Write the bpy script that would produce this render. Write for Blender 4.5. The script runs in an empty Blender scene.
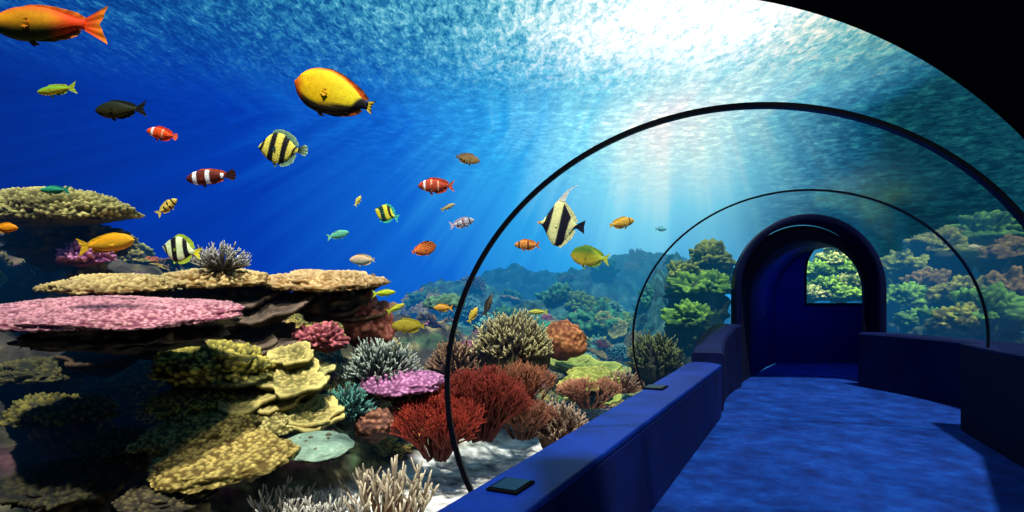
import bpy, bmesh, math, random
import numpy as np
from mathutils import Vector, Matrix, noise
random.seed(7); np.random.seed(7)
sc = bpy.context.scene
sc.view_settings.view_transform = 'Standard'
EYE = 1.5; F = 600.0; HY = 300.0
col = sc.collection

# ---------------- camera ----------------
cam_d = bpy.data.cameras.new("camera"); cam = bpy.data.objects.new("camera", cam_d)
col.objects.link(cam); cam.location = (0, 0, EYE); cam.rotation_euler = (math.radians(90), 0, 0)
cam_d.sensor_width = 36; cam_d.lens = 36*F/1024; cam_d.shift_y = (HY-256)/1024
cam_d.clip_start = 0.05; cam_d.clip_end = 200
sc.camera = cam

def P(px, py, Y): return Vector(((px-512)/F*Y, Y, EYE-(py-HY)/F*Y))
def lerp(a, b, t): return tuple(a[i]+(b[i]-a[i])*t for i in range(3))
def srgb(r, g, b):
    def f(c):
        c /= 255.0
        return c/12.92 if c <= .04045 else ((c+.055)/1.055)**2.4
    return (f(r), f(g), f(b))

# ---------------- node helpers ----------------
def N(nt, t, **kw):
    n = nt.nodes.new(t)
    for k, v in kw.items():
        if k.startswith('i_'):
            key = k[2:]; key = int(key) if key.isdigit() else key.replace('_', ' ')
            n.inputs[key].default_value = v
        else: setattr(n, k, v)
    return n
def L(nt, a, b): nt.links.new(a, b)
def ramp(nt, stops, interp='LINEAR'):
    r = nt.nodes.new('ShaderNodeValToRGB'); cr = r.color_ramp; cr.interpolation = interp
    while len(cr.elements) > 1: cr.elements.remove(cr.elements[-1])
    cr.elements[0].position = stops[0][0]; cr.elements[0].color = (*stops[0][1], 1)
    for p, c in stops[1:]:
        e = cr.elements.new(p); e.color = (*c, 1)
    return r

# node group: sun glow and depth fade painted as water colour by world position
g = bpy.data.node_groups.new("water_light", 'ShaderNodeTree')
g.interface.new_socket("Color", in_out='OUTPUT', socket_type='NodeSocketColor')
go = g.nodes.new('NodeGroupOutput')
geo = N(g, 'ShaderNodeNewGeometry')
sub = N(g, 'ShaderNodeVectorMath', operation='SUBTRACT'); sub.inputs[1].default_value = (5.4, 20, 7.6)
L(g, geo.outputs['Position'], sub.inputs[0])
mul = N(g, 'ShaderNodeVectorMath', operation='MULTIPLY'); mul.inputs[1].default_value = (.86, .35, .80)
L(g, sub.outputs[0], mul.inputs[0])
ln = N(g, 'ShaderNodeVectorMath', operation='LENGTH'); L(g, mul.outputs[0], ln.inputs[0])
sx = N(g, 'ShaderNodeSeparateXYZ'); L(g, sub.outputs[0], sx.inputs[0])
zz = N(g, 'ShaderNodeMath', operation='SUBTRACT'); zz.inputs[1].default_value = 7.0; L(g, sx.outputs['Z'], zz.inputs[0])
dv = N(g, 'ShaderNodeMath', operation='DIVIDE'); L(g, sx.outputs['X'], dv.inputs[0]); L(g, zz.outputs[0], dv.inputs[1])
nz = N(g, 'ShaderNodeTexNoise', noise_dimensions='1D', i_Scale=9.0, i_Detail=4.0)  # streaks painted as shafts of sunlight
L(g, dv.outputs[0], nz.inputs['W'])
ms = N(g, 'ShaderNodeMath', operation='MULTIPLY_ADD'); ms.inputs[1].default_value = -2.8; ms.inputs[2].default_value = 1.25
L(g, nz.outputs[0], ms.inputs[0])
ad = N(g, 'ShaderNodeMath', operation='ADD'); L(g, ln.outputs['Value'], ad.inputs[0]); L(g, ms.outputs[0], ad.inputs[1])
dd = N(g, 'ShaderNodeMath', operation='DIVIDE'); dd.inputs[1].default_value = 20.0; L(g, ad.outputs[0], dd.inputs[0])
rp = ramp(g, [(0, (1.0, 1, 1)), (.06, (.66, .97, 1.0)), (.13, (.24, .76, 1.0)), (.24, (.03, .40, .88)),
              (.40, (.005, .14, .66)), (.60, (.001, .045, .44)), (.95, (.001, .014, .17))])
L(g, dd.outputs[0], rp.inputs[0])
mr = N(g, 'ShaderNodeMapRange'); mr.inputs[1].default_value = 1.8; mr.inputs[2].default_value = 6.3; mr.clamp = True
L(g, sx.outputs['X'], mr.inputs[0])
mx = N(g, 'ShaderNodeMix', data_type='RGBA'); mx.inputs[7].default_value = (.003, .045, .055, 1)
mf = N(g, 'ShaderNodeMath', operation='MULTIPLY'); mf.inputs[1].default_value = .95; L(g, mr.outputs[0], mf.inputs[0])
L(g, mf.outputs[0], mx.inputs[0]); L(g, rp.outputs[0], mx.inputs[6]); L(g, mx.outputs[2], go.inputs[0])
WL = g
# node group: distant water with rippling light painted into its colour near the surface (shared by backdrop and surface)
g = bpy.data.node_groups.new("rippled_water", 'ShaderNodeTree')
g.interface.new_socket("Color", in_out='OUTPUT', socket_type='NodeSocketColor')
go = g.nodes.new('NodeGroupOutput'); nt = g
wn = N(nt, 'ShaderNodeGroup'); wn.node_tree = WL
ge = N(nt, 'ShaderNodeNewGeometry')
mp = N(nt, 'ShaderNodeMapping'); mp.inputs['Scale'].default_value = (.9, .9, 3.2); L(nt, ge.outputs['Position'], mp.inputs[0])
nn = N(nt, 'ShaderNodeTexNoise', i_Scale=2.8, i_Detail=9.0, i_Roughness=.72, i_Distortion=.5); L(nt, mp.outputs[0], nn.inputs['Vector'])
sp = N(nt, 'ShaderNodeSeparateXYZ'); L(nt, ge.outputs['Position'], sp.inputs[0])
az_ = N(nt, 'ShaderNodeMapRange', interpolation_type='SMOOTHSTEP'); az_.inputs[1].default_value = 4.2; az_.inputs[2].default_value = 8.4; az_.inputs[4].default_value = .5; L(nt, sp.outputs['Z'], az_.inputs[0])
al_ = N(nt, 'ShaderNodeMapRange', interpolation_type='SMOOTHSTEP'); al_.inputs[1].default_value = -13.; al_.inputs[2].default_value = 1.; al_.inputs[3].default_value = .3; L(nt, sp.outputs['X'], al_.inputs[0])
azl = N(nt, 'ShaderNodeMath', operation='MULTIPLY'); L(nt, az_.outputs[0], azl.inputs[0]); L(nt, al_.outputs[0], azl.inputs[1])
ax_ = N(nt, 'ShaderNodeMapRange', interpolation_type='SMOOTHSTEP'); ax_.inputs[1].default_value = 7.0; ax_.inputs[2].default_value = 11.5; L(nt, sp.outputs['X'], ax_.inputs[0])  # towards the right, surface reflections are painted into the water colour
axz = N(nt, 'ShaderNodeMapRange', interpolation_type='SMOOTHSTEP'); axz.inputs[1].default_value = 1.5; axz.inputs[2].default_value = 5.0; L(nt, sp.outputs['Z'], axz.inputs[0])
axm = N(nt, 'ShaderNodeMath', operation='MULTIPLY'); L(nt, ax_.outputs[0], axm.inputs[0]); L(nt, axz.outputs[0], axm.inputs[1])
am = N(nt, 'ShaderNodeMath', operation='MAXIMUM'); L(nt, azl.outputs[0], am.inputs[0]); L(nt, axm.outputs[0], am.inputs[1])
rr_ = ramp(nt, [(.40, (.45, .52, .6)), (.51, (.95, .98, 1)), (.62, (2.3, 1.9, 1.35)), (.74, (5.5, 3.6, 2.1))]); L(nt, nn.outputs[0], rr_.inputs[0])
mm = N(nt, 'ShaderNodeMix', data_type='RGBA', blend_type='MULTIPLY'); L(nt, am.outputs[0], mm.inputs[0]); L(nt, wn.outputs[0], mm.inputs[6]); L(nt, rr_.outputs[0], mm.inputs[7])
L(nt, mm.outputs[2], go.inputs[0])
RW = g

def new_mat(name):
    m = bpy.data.materials.new(name); m.use_nodes = True; nt = m.node_tree; nt.nodes.clear()
    return m, nt, nt.nodes.new('ShaderNodeOutputMaterial')
def painted_haze(nt, out, sh, near=6.3, far=17.0, mxv=.92):  # water haze painted on: fades to emissive water colour away from a fixed point
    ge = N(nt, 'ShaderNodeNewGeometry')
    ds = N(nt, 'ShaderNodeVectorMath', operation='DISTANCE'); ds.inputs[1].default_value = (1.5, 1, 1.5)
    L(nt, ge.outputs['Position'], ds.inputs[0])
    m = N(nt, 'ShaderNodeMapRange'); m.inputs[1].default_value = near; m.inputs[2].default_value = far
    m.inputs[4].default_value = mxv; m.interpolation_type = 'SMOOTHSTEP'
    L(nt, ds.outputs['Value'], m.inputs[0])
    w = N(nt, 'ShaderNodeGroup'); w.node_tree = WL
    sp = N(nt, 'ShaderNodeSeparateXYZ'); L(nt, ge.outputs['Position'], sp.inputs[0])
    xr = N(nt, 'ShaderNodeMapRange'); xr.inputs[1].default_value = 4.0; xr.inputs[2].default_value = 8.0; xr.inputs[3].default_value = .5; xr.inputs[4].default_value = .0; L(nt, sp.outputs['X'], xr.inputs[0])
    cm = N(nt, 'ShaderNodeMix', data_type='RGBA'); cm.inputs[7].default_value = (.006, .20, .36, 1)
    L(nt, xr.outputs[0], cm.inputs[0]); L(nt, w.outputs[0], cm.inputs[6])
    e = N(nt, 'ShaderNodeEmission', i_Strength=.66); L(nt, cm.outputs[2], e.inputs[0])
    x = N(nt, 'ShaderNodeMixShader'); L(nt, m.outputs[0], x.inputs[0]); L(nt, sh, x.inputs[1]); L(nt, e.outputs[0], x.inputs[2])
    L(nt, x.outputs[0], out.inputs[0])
def tint_mat(name, rough=.7, nscale=12., var=.5, bump=.3, bscale=40., haze=True, spec=.3, voro=False, mxv=.92):
    m, nt, out = new_mat(name)
    a = N(nt, 'ShaderNodeAttribute', attribute_name='tint')
    tc = N(nt, 'ShaderNodeTexCoord')
    nzz = N(nt, 'ShaderNodeTexNoise', i_Scale=nscale, i_Detail=5.0); L(nt, tc.outputs['Object'], nzz.inputs['Vector'])
    r = ramp(nt, [(.3, (1-var,)*3), (.7, (1+var*.6,)*3)]); L(nt, nzz.outputs[0], r.inputs[0])
    mm = N(nt, 'ShaderNodeMix', data_type='RGBA', blend_type='MULTIPLY'); mm.inputs[0].default_value = 1
    L(nt, a.outputs['Color'], mm.inputs[6]); L(nt, r.outputs[0], mm.inputs[7])
    b = N(nt, 'ShaderNodeBsdfPrincipled', i_Roughness=rough); b.inputs['Specular IOR Level'].default_value = spec
    L(nt, mm.outputs[2], b.inputs['Base Color'])
    if voro:
        t2 = N(nt, 'ShaderNodeTexVoronoi', i_Scale=bscale); o2 = t2.outputs['Distance']
    else:
        t2 = N(nt, 'ShaderNodeTexNoise', i_Scale=bscale, i_Detail=4.0); o2 = t2.outputs[0]
    L(nt, tc.outputs['Object'], t2.inputs['Vector'])
    bp = N(nt, 'ShaderNodeBump', i_Strength=bump, i_Distance=.02); L(nt, o2, bp.inputs['Height']); L(nt, bp.outputs[0], b.inputs['Normal'])
    if haze: painted_haze(nt, out, b.outputs[0], mxv=mxv)
    else: L(nt, b.outputs[0], out.inputs[0])
    return m
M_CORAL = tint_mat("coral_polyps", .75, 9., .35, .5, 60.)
M_CORALC = tint_mat("coral_polyps_less_haze", .75, 9., .35, .5, 60., mxv=.55)  # same coral with less of the painted haze
M_CORALW = tint_mat("coral_polyps_least_haze", .75, 9., .35, .5, 60., mxv=.2)  # same coral with hardly any painted haze
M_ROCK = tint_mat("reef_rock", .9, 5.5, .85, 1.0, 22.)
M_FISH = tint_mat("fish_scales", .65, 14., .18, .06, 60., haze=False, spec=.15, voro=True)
M_FISHFAR = tint_mat("fish_scales_hazed", .6, 6., .12, .04, 90., haze=True, spec=.2)  # far fish, with the painted haze mixed in

# ---------------- mesh helper ----------------
def mk(name, verts, faces, mat, cols=None, smooth=True, parent=None, label=None, cat=None, kind=None, group=None):
    me = bpy.data.meshes.new(name); me.from_pydata([tuple(v) for v in verts], [], faces); me.update()
    if smooth: me.polygons.foreach_set('use_smooth', [True]*len(me.polygons))
    if cols is not None:
        ca = me.color_attributes.new('tint', 'FLOAT_COLOR', 'POINT')
        arr = np.ones((len(verts), 4)); arr[:, :3] = np.array(cols); ca.data.foreach_set('color', arr.ravel())
    me.materials.append(mat)
    o = bpy.data.objects.new(name, me); col.objects.link(o)
    if parent: o.parent = parent
    if label:
        if len(label.split()) < 4: label += {'coral': " on dark rock", 'fish': " in open water"}.get(cat, " in the aquarium")
        o['label'] = label
    if cat: o['category'] = cat
    if kind: o['kind'] = kind
    if group: o['group'] = group
    return o

# ---------------- world ----------------
w = bpy.data.worlds.new("world"); sc.world = w; w.use_nodes = True
bg = w.node_tree.nodes['Background']; bg.inputs[0].default_value = (.02, .14, .42, 1); bg.inputs[1].default_value = .02

# ---------------- glowing backdrop painted as open water ----------------
m, nt, out = new_mat("open_water_glow")
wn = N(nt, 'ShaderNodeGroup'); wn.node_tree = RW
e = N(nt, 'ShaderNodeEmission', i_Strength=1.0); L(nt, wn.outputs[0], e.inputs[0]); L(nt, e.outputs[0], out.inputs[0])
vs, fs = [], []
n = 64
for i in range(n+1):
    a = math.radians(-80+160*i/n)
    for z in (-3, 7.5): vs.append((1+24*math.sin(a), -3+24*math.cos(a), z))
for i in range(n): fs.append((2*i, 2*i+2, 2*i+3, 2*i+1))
mk("wall_back", vs, fs, m, label="glowing backdrop painted as deep blue open water at the far side of the tank", kind="structure")

# ---------------- water surface ----------------
m, nt, out = new_mat("water_surface")
ge = N(nt, 'ShaderNodeNewGeometry')
mp = N(nt, 'ShaderNodeMapping'); mp.inputs['Scale'].default_value = (1.0, .40, 1); mp.inputs['Rotation'].default_value = (0, 0, .35); L(nt, ge.outputs['Position'], mp.inputs[0])
n1 = N(nt, 'ShaderNodeTexNoise', i_Scale=6.6, i_Detail=10.0, i_Distortion=.4, i_Roughness=.74); L(nt, mp.outputs[0], n1.inputs['Vector'])
n2 = N(nt, 'ShaderNodeTexNoise', i_Scale=1.3, i_Detail=4.0, i_Distortion=.6); L(nt, mp.outputs[0], n2.inputs['Vector'])
ds = N(nt, 'ShaderNodeVectorMath', operation='DISTANCE'); ds.inputs[1].default_value = (3.6, 13.2, 7.5); L(nt, ge.outputs['Position'], ds.inputs[0])  # sun glare painted into the surface emission around this point
rs = ramp(nt, [(0, (1, 1, 1)), (.14, (.88,)*3), (.30, (.58,)*3), (.52, (.28,)*3), (1, (0, 0, 0))])
d2 = N(nt, 'ShaderNodeMath', operation='DIVIDE'); d2.inputs[1].default_value = 10.8; L(nt, ds.outputs['Value'], d2.inputs[0]); L(nt, d2.outputs[0], rs.inputs[0])
nc = N(nt, 'ShaderNodeMath', operation='MULTIPLY_ADD'); nc.inputs[1].default_value = 1.45; nc.inputs[2].default_value = -.225; L(nt, n1.outputs[0], nc.inputs[0])
s1 = N(nt, 'ShaderNodeMath', operation='MULTIPLY_ADD'); s1.inputs[1].default_value = .72; L(nt, rs.outputs[0], s1.inputs[0]); L(nt, nc.outputs[0], s1.inputs[2])
s2 = N(nt, 'ShaderNodeMath', operation='MULTIPLY_ADD'); s2.inputs[1].default_value = .24; L(nt, n2.outputs[0], s2.inputs[0]); L(nt, s1.outputs[0], s2.inputs[2])
s3 = N(nt, 'ShaderNodeMath', operation='MULTIPLY'); s3.inputs[1].default_value = .75; L(nt, s2.outputs[0], s3.inputs[0])
rc = ramp(nt, [(.36, (.002, .035, .18)), (.49, (.005, .09, .31)), (.61, (.03, .27, .47)), (.72, (.17, .58, .72)), (.84, (.65, .92, .96)), (.93, (1.15, 1.15, 1.15))])
L(nt, s3.outputs[0], rc.inputs[0])
sp = N(nt, 'ShaderNodeSeparateXYZ'); L(nt, ge.outputs['Position'], sp.inputs[0])
gx_ = N(nt, 'ShaderNodeMapRange'); gx_.inputs[1].default_value = 5.4; gx_.inputs[2].default_value = 9.0; L(nt, sp.outputs['X'], gx_.inputs[0])
gm = N(nt, 'ShaderNodeMix', data_type='RGBA', blend_type='MULTIPLY'); gm.inputs[7].default_value = (1.7, .85, .38, 1)  # greenish reflections painted as a tint on the right side
L(nt, gx_.outputs[0], gm.inputs[0]); L(nt, rc.outputs[0], gm.inputs[6])
d0 = N(nt, 'ShaderNodeVectorMath', operation='DISTANCE'); d0.inputs[1].default_value = (1, -3, 7.5); L(nt, ge.outputs['Position'], d0.inputs[0])
fd = N(nt, 'ShaderNodeMapRange', interpolation_type='SMOOTHSTEP'); fd.inputs[1].default_value = 15.0; fd.inputs[2].default_value = 23.8; L(nt, d0.outputs['Value'], fd.inputs[0])
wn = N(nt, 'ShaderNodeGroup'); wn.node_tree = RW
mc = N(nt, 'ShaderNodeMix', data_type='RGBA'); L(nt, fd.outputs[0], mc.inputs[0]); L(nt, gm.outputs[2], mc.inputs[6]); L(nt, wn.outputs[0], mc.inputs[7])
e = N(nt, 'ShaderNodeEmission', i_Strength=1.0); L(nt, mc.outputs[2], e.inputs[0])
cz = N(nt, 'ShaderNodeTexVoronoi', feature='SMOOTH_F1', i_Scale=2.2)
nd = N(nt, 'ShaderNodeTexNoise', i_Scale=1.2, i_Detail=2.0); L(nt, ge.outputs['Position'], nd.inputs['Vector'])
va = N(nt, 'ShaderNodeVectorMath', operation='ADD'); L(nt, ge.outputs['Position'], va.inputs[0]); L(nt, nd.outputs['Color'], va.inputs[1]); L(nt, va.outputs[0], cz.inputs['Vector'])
rt = ramp(nt, [(.0, (.42, .45, .47)), (.35, (.58, .60, .62)), (.62, (1, 1, 1))]); L(nt, cz.outputs['Distance'], rt.inputs[0])  # caustic dapples put into the transmission colour that filters the sun
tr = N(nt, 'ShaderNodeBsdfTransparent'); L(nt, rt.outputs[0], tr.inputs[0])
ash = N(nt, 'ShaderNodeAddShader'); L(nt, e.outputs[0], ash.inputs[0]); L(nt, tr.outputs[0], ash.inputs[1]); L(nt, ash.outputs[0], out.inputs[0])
mk("water_surface", [(-26, -12, 7.5), (28, -12, 7.5), (28, 23, 7.5), (-26, 23, 7.5)], [(0, 1, 2, 3)], m,
   label="rippling water surface seen from below with painted sun glare", cat="water", kind="stuff")

# ---------------- terrain ----------------
axis = [(-1.0, -1.5), (1.355, 3.2), (3.1, 6.3), (5.2, 10.6), (7.6, 14.2)]
def seg_dist(x, y):
    b = 1e9
    for (x0, y0), (x1, y1) in zip(axis, axis[1:]):
        dx, dy = x1-x0, y1-y0; t = max(0, min(1, ((x-x0)*dx+(y-y0)*dy)/(dx*dx+dy*dy)))
        b = min(b, math.hypot(x-x0-t*dx, y-y0-t*dy))
    return b
def ss(a, b, t):
    t = max(0, min(1, (t-a)/(b-a))); return t*t*(3-2*t)
def clear_r(y): return 2.25-.65*ss(8.5, 10.5, y)
CX = [-9, -6.5, -5.2, -4.2, -3, -1.8, -.8, .2, 1.2, 2.4, 3.5, 6.5, 9, 14]
CZ = [2.6, 2.45, 2.1, 1.6, 1.35, 1.15, .8, .65, .75, .5, -.2, -.2, .6, 1.4]
YX = [-9, -5, -3.4, -2.2, -1.2, 0, 1.2, 14]
YS = [3.6, 3.9, 4.6, 5.4, 6.8, 7.9, 8.6, 9.5]
MOUNDS = [(3.15, 11.7, .7, 1.0, 2.3), (3.9, 13.4, 1.0, .8, 2.5), (8.2, 12.0, .8, .8, 2.2), (9.4, 13.2, 1.1, 1.0, 2.7), (9.2, 16.8, 1.8, 1.0, 3.0), (11.3, 14.0, 1.6, 1.2, 3.3), (13.0, 13.4, 2.2, 1.6, 3.7),
          (9.6, 10.0, 1.2, .9, 1.3), (-1.2, 14, 2.0, 1.0, 1.9), (1.4, 12.6, 1.3, .9, 1.5), (.2, 12.0, .9, .7, 1.35), (1.9, 15.2, 1.8, .9, 2.1), (3.6, 17, 2.5, 1.2, 2.9), (.2, 17.5, 2.5, 1.0, 2.5), (-5.5, 16, 3, 1.2, 1.5), (-9, 13, 3, 1.5, 1.6)]
def hgt(x, y):
    c = float(np.interp(x, CX, CZ)); ys = float(np.interp(x, YX, YS))
    h = -.52 + (c+.52)*ss(ys, ys+3.2, y)
    back = ss(ys+4.2, ys+7, y); h = h*(1-back)+(.1)*back
    for mx_, my, rx, ry, hz in MOUNDS:
        d = ((x-mx_)/rx)**2+((y-my)/ry)**2
        if d < 6: h = max(h, -.5+(hz+.5)*math.exp(-d*.55))
    rock = ss(-.45, .1, h)
    n_ = noise.fractal(Vector((x*.9, y*.9, 3.1)), 1, 2.1, 5)
    h += rock*(.28*n_) + .04*noise.noise(Vector((x*1.5, y*1.5, 9)))
    h += rock*.05*math.sin(h*2*math.pi/.42+1.5*noise.noise(Vector((x*.7, y*.7, 0))))
    h += rock*.16*abs(noise.noise(Vector((x*3.2, y*3.2, 1.7))))
    h += rock*.08*noise.noise(Vector((x*7, y*7, 1.7)))
    d = seg_dist(x, y)
    lim = -.35+max(0, d-clear_r(y))*2.4
    return min(h, lim)
nx, ny = 440, 360
X0, X1, Y0, Y1 = -11, 15.5, 2.6, 20.0
H = np.zeros((ny, nx)); vs = []; cs = []
xs_ = np.linspace(X0, X1, nx); ys_ = np.linspace(Y0, Y1, ny)
for j, y in enumerate(ys_):
    for i, x in enumerate(xs_): H[j, i] = hgt(x, y)
gy, gx = np.gradient(H, ys_, xs_); slope = np.hypot(gx, gy)
SAND = (.78, .80, .74)
for j, y in enumerate(ys_):
    for i, x in enumerate(xs_):
        z = H[j, i]; vs.append((x, y, z))
        k = noise.noise(Vector((x*1.3, y*1.3, z*2))); k2 = noise.noise(Vector((x*3.1+7, y*3.1, z*3))); k3 = noise.noise(Vector((x*6.1, y*6.1+4, z*6)))
        rockc = lerp((.025, .024, .024), (.10, .09, .045), max(0, min(1, .5+k*1.3)))
        if k2 > .22: rockc = lerp(rockc, (.18, .07, .09), min(1, (k2-.22)*3))
        if k2 < -.25: rockc = lerp(rockc, (.08, .16, .07), min(1, (-k2-.25)*3))
        if k3 > .2: rockc = lerp(rockc, (.34, .29, .12), min(1, (k3-.2)*4))
        if y > 10.5: rockc = lerp(rockc, lerp((.01, .07, .07), (.05, .32, .26), max(0, min(1, .5+k3*1.6))), .75)  # distance haze also painted into the far rock as teal
        if x > 5: rockc = lerp(rockc, (.04, .11, .03), .5+.5*k)
        if x < -2.8: rockc = lerp(rockc, (.02, .018, .015), .6*min(1, (-2.8-x)))  # deep shadow on the left painted as darker rock colour
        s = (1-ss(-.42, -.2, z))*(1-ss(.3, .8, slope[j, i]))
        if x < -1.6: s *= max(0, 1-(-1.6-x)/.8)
        cs.append(lerp(rockc, SAND, s))
fs = [(j*nx+i, j*nx+i+1, (j+1)*nx+i+1, (j+1)*nx+i) for j in range(ny-1) for i in range(nx-1)]
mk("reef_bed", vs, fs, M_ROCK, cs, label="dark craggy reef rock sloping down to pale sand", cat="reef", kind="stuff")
def ground(x, y):
    fx = (x-X0)/(X1-X0)*(nx-1); fy = (y-Y0)/(Y1-Y0)*(ny-1)
    i = int(max(0, min(nx-2, fx))); j = int(max(0, min(ny-2, fy))); a = fx-i; b = fy-j
    return (H[j, i]*(1-a)+H[j, i+1]*a)*(1-b)+(H[j+1, i]*(1-a)+H[j+1, i+1]*a)*b

# ---------------- coral builders ----------------
_ico = {}
def ico(s):
    if s not in _ico:
        bm = bmesh.new(); bmesh.ops.create_icosphere(bm, subdivisions=s, radius=1)
        v = np.array([list(x.co) for x in bm.verts]); f = [tuple(a.index for a in q.verts) for q in bm.faces]; bm.free(); _ico[s] = (v, f)
    return _ico[s]
def nubby_mesh(size, cell, amp, lo, hi, sub=5, flat=.35, lob=.2, seed=0, under=None):
    v, f = ico(sub); S = np.array(size)*.5; out = []; cols = []
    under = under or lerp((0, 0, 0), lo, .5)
    for p in v:
        q = Vector(p)
        k = 1+lob*noise.noise(q*1.6+Vector((seed, seed*.7, 0)))*1.4+lob*.6*noise.noise(q*4+Vector((0, seed, 3)))
        e = Vector((p[0]*S[0]*k, p[1]*S[1]*k, p[2]*S[2]*k*(1 if p[2] > 0 else flat)))
        nrm = Vector((p[0]/S[0], p[1]/S[1], p[2]/S[2])).normalized()
        d = noise.voronoi((e+Vector((seed, 0, 0)))/cell)[0][0]
        t = max(0, 1-(d/.62)**2)
        tt = t*.2 if p[2] < -.25 else t
        out.append(e+nrm*amp*tt)
        c = lerp(lo, hi, t**1.3)
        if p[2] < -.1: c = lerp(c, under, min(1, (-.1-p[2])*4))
        cols.append(c)
    return out, f, cols
def tube(V, Fc, C, pts, rad, cols, sides=6):
    base = len(V); up = Vector((.13, .31, .94))
    for k, p in enumerate(pts):
        d = (pts[min(k+1, len(pts)-1)]-pts[max(k-1, 0)]).normalized()
        a = d.cross(up); a = a.normalized() if a.length > 1e-3 else Vector((1, 0, 0)); b = d.cross(a)
        for s in range(sides):
            th = 2*math.pi*s/sides; V.append(p+(a*math.cos(th)+b*math.sin(th))*rad[k]); C.append(cols[k])
    for k in range(len(pts)-1):
        for s in range(sides):
            Fc.append((base+k*sides+s, base+k*sides+(s+1) % sides, base+(k+1)*sides+(s+1) % sides, base+(k+1)*sides+s))
    V.append(pts[-1]+(pts[-1]-pts[-2]).normalized()*rad[-1]*.8); C.append(cols[-1])
    t = len(V)-1; o = base+(len(pts)-1)*sides
    for s in range(sides): Fc.append((o+s, o+(s+1) % sides, t))
def branch_mesh(R, Hh, n, tw, cb, ct, thick, rs, inner=.18, full=False):
    V, Fc, C = [], [], []
    if inner > .3:
        v, f, c = nubby_mesh((2*R*inner*1.15, 2*R*inner*1.15, 2*Hh*inner*1.1), .05, .02, lerp((0, 0, 0), cb, .5), cb, 4, .8, .2, 3)
        V += v; Fc += f; C += c
    for i in range(n):
        u = (i+.5)/n; el = math.acos(1-u*(.95 if not full else 1.15)); az = i*2.39996+rs.uniform(-.3, .3)
        dr = Vector((math.sin(el)*math.cos(az)*R, math.sin(el)*math.sin(az)*R, (math.cos(el)*.9+.12)*Hh))*rs.uniform(.82, 1.05)
        st = Vector((dr.x*inner, dr.y*inner, dr.z*inner if inner > .3 else 0)); mid = st.lerp(dr, .5)+Vector((dr.x*.08, dr.y*.08, 0))
        pts = [st, mid, st.lerp(dr, .8), dr]
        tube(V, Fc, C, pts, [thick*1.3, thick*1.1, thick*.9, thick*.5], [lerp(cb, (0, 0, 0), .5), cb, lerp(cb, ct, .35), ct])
        for k in range(tw):
            t = rs.uniform(.45, .9); s0 = mid.lerp(dr, (t-.45)/.5)
            dd_ = (dr.normalized()+Vector((rs.uniform(-1, 1), rs.uniform(-1, 1), rs.uniform(-.2, 1)))*.75).normalized()
            ln_ = rs.uniform(.12, .26)*max(R, Hh)*(1 if inner < .3 else .6)
            tube(V, Fc, C, [s0, s0+dd_*ln_*.55+Vector((0, 0, ln_*.06)), s0+dd_*ln_+Vector((0, 0, ln_*.2))], [thick*.8, thick*.7, thick*.4], [cb, lerp(cb, ct, .4), ct], 5)
    return V, Fc, C
def finger_mesh(R, Hh, n, cb, ct, thick, rs):
    V, Fc, C = [], [], []
    for i in range(n):
        a = i*2.39996; r = R*math.sqrt((i+.5)/n); st = Vector((math.cos(a)*r*.75, math.sin(a)*r*.75, 0))
        h = Hh*rs.uniform(.55, 1.0)*(1-.35*(r/R)); lean = Vector((math.cos(a)*r*.35, math.sin(a)*r*.35, 0))+Vector((rs.uniform(-1, 1), rs.uniform(-1, 1), 0))*.15*Hh
        pts = [st+lean*t+Vector((rs.uniform(-1, 1)*.3*thick, rs.uniform(-1, 1)*.3*thick, h*t)) for t in (0, .2, .4, .6, .8, .93, 1)]
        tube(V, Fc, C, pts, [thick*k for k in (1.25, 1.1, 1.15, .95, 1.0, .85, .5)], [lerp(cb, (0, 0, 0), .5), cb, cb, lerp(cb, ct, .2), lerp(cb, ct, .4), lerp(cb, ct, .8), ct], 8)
        for k in range(rs.choice([2, 3, 4])):
            t = rs.uniform(.3, .85); s0 = st+lean*t+Vector((0, 0, h*t)); az = rs.uniform(0, 6.28); dd_ = Vector((math.cos(az)*.75, math.sin(az)*.75, .8)).normalized(); ln_ = Hh*rs.uniform(.1, .24)
            tube(V, Fc, C, [s0, s0+dd_*ln_*.5, s0+dd_*ln_+Vector((0, 0, ln_*.25))], [thick*.85, thick*.75, thick*.45], [lerp(cb, ct, .2), lerp(cb, ct, .5), ct], 7)
    return V, Fc, C
def bushy_mesh(R, nf, cb, ct, rs, r0=.012, depth=5, zs=1.0):
    V, Fc, C = [], [], []
    def rec(p, d, ln_, r, k, side):
        q = p+d*ln_
        t0 = 1-k/depth; t1 = 1-(k-1)/depth
        tube(V, Fc, C, [p, p.lerp(q, .5)+side*rs.uniform(-.1, .1)*ln_, q], [r, r*.9, r*.75], [lerp(cb, ct, t0), lerp(cb, ct, (t0+t1)/2), lerp(cb, ct, t1)], 4)
        if k > 1:
            for sgn in (-1, 1):
                nd_ = (d+side*sgn*rs.uniform(.35, .7)+Vector((rs.uniform(-.15, .15), rs.uniform(-.15, .15), .05))).normalized()
                rec(q, nd_, ln_*rs.uniform(.7, .88), r*.78, k-1, side)
            if rs.random() < .4: rec(q, d, ln_*.8, r*.78, k-1, side)
    for i in range(nf):
        az = rs.uniform(0, 6.283); lean = rs.uniform(.1, 1.0)
        d = Vector((math.cos(az)*lean, math.sin(az)*lean, 1)).normalized(); s2_ = rs.uniform(0, 3.14)
        side = Vector((math.cos(s2_), math.sin(s2_), 0))
        rec(Vector((math.cos(az)*lean*R*.25, math.sin(az)*lean*R*.25, 0)), d, R*.27, r0, depth, side)
    return [Vector((v.x, v.y, v.z*zs)) for v in V], Fc, C
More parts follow.
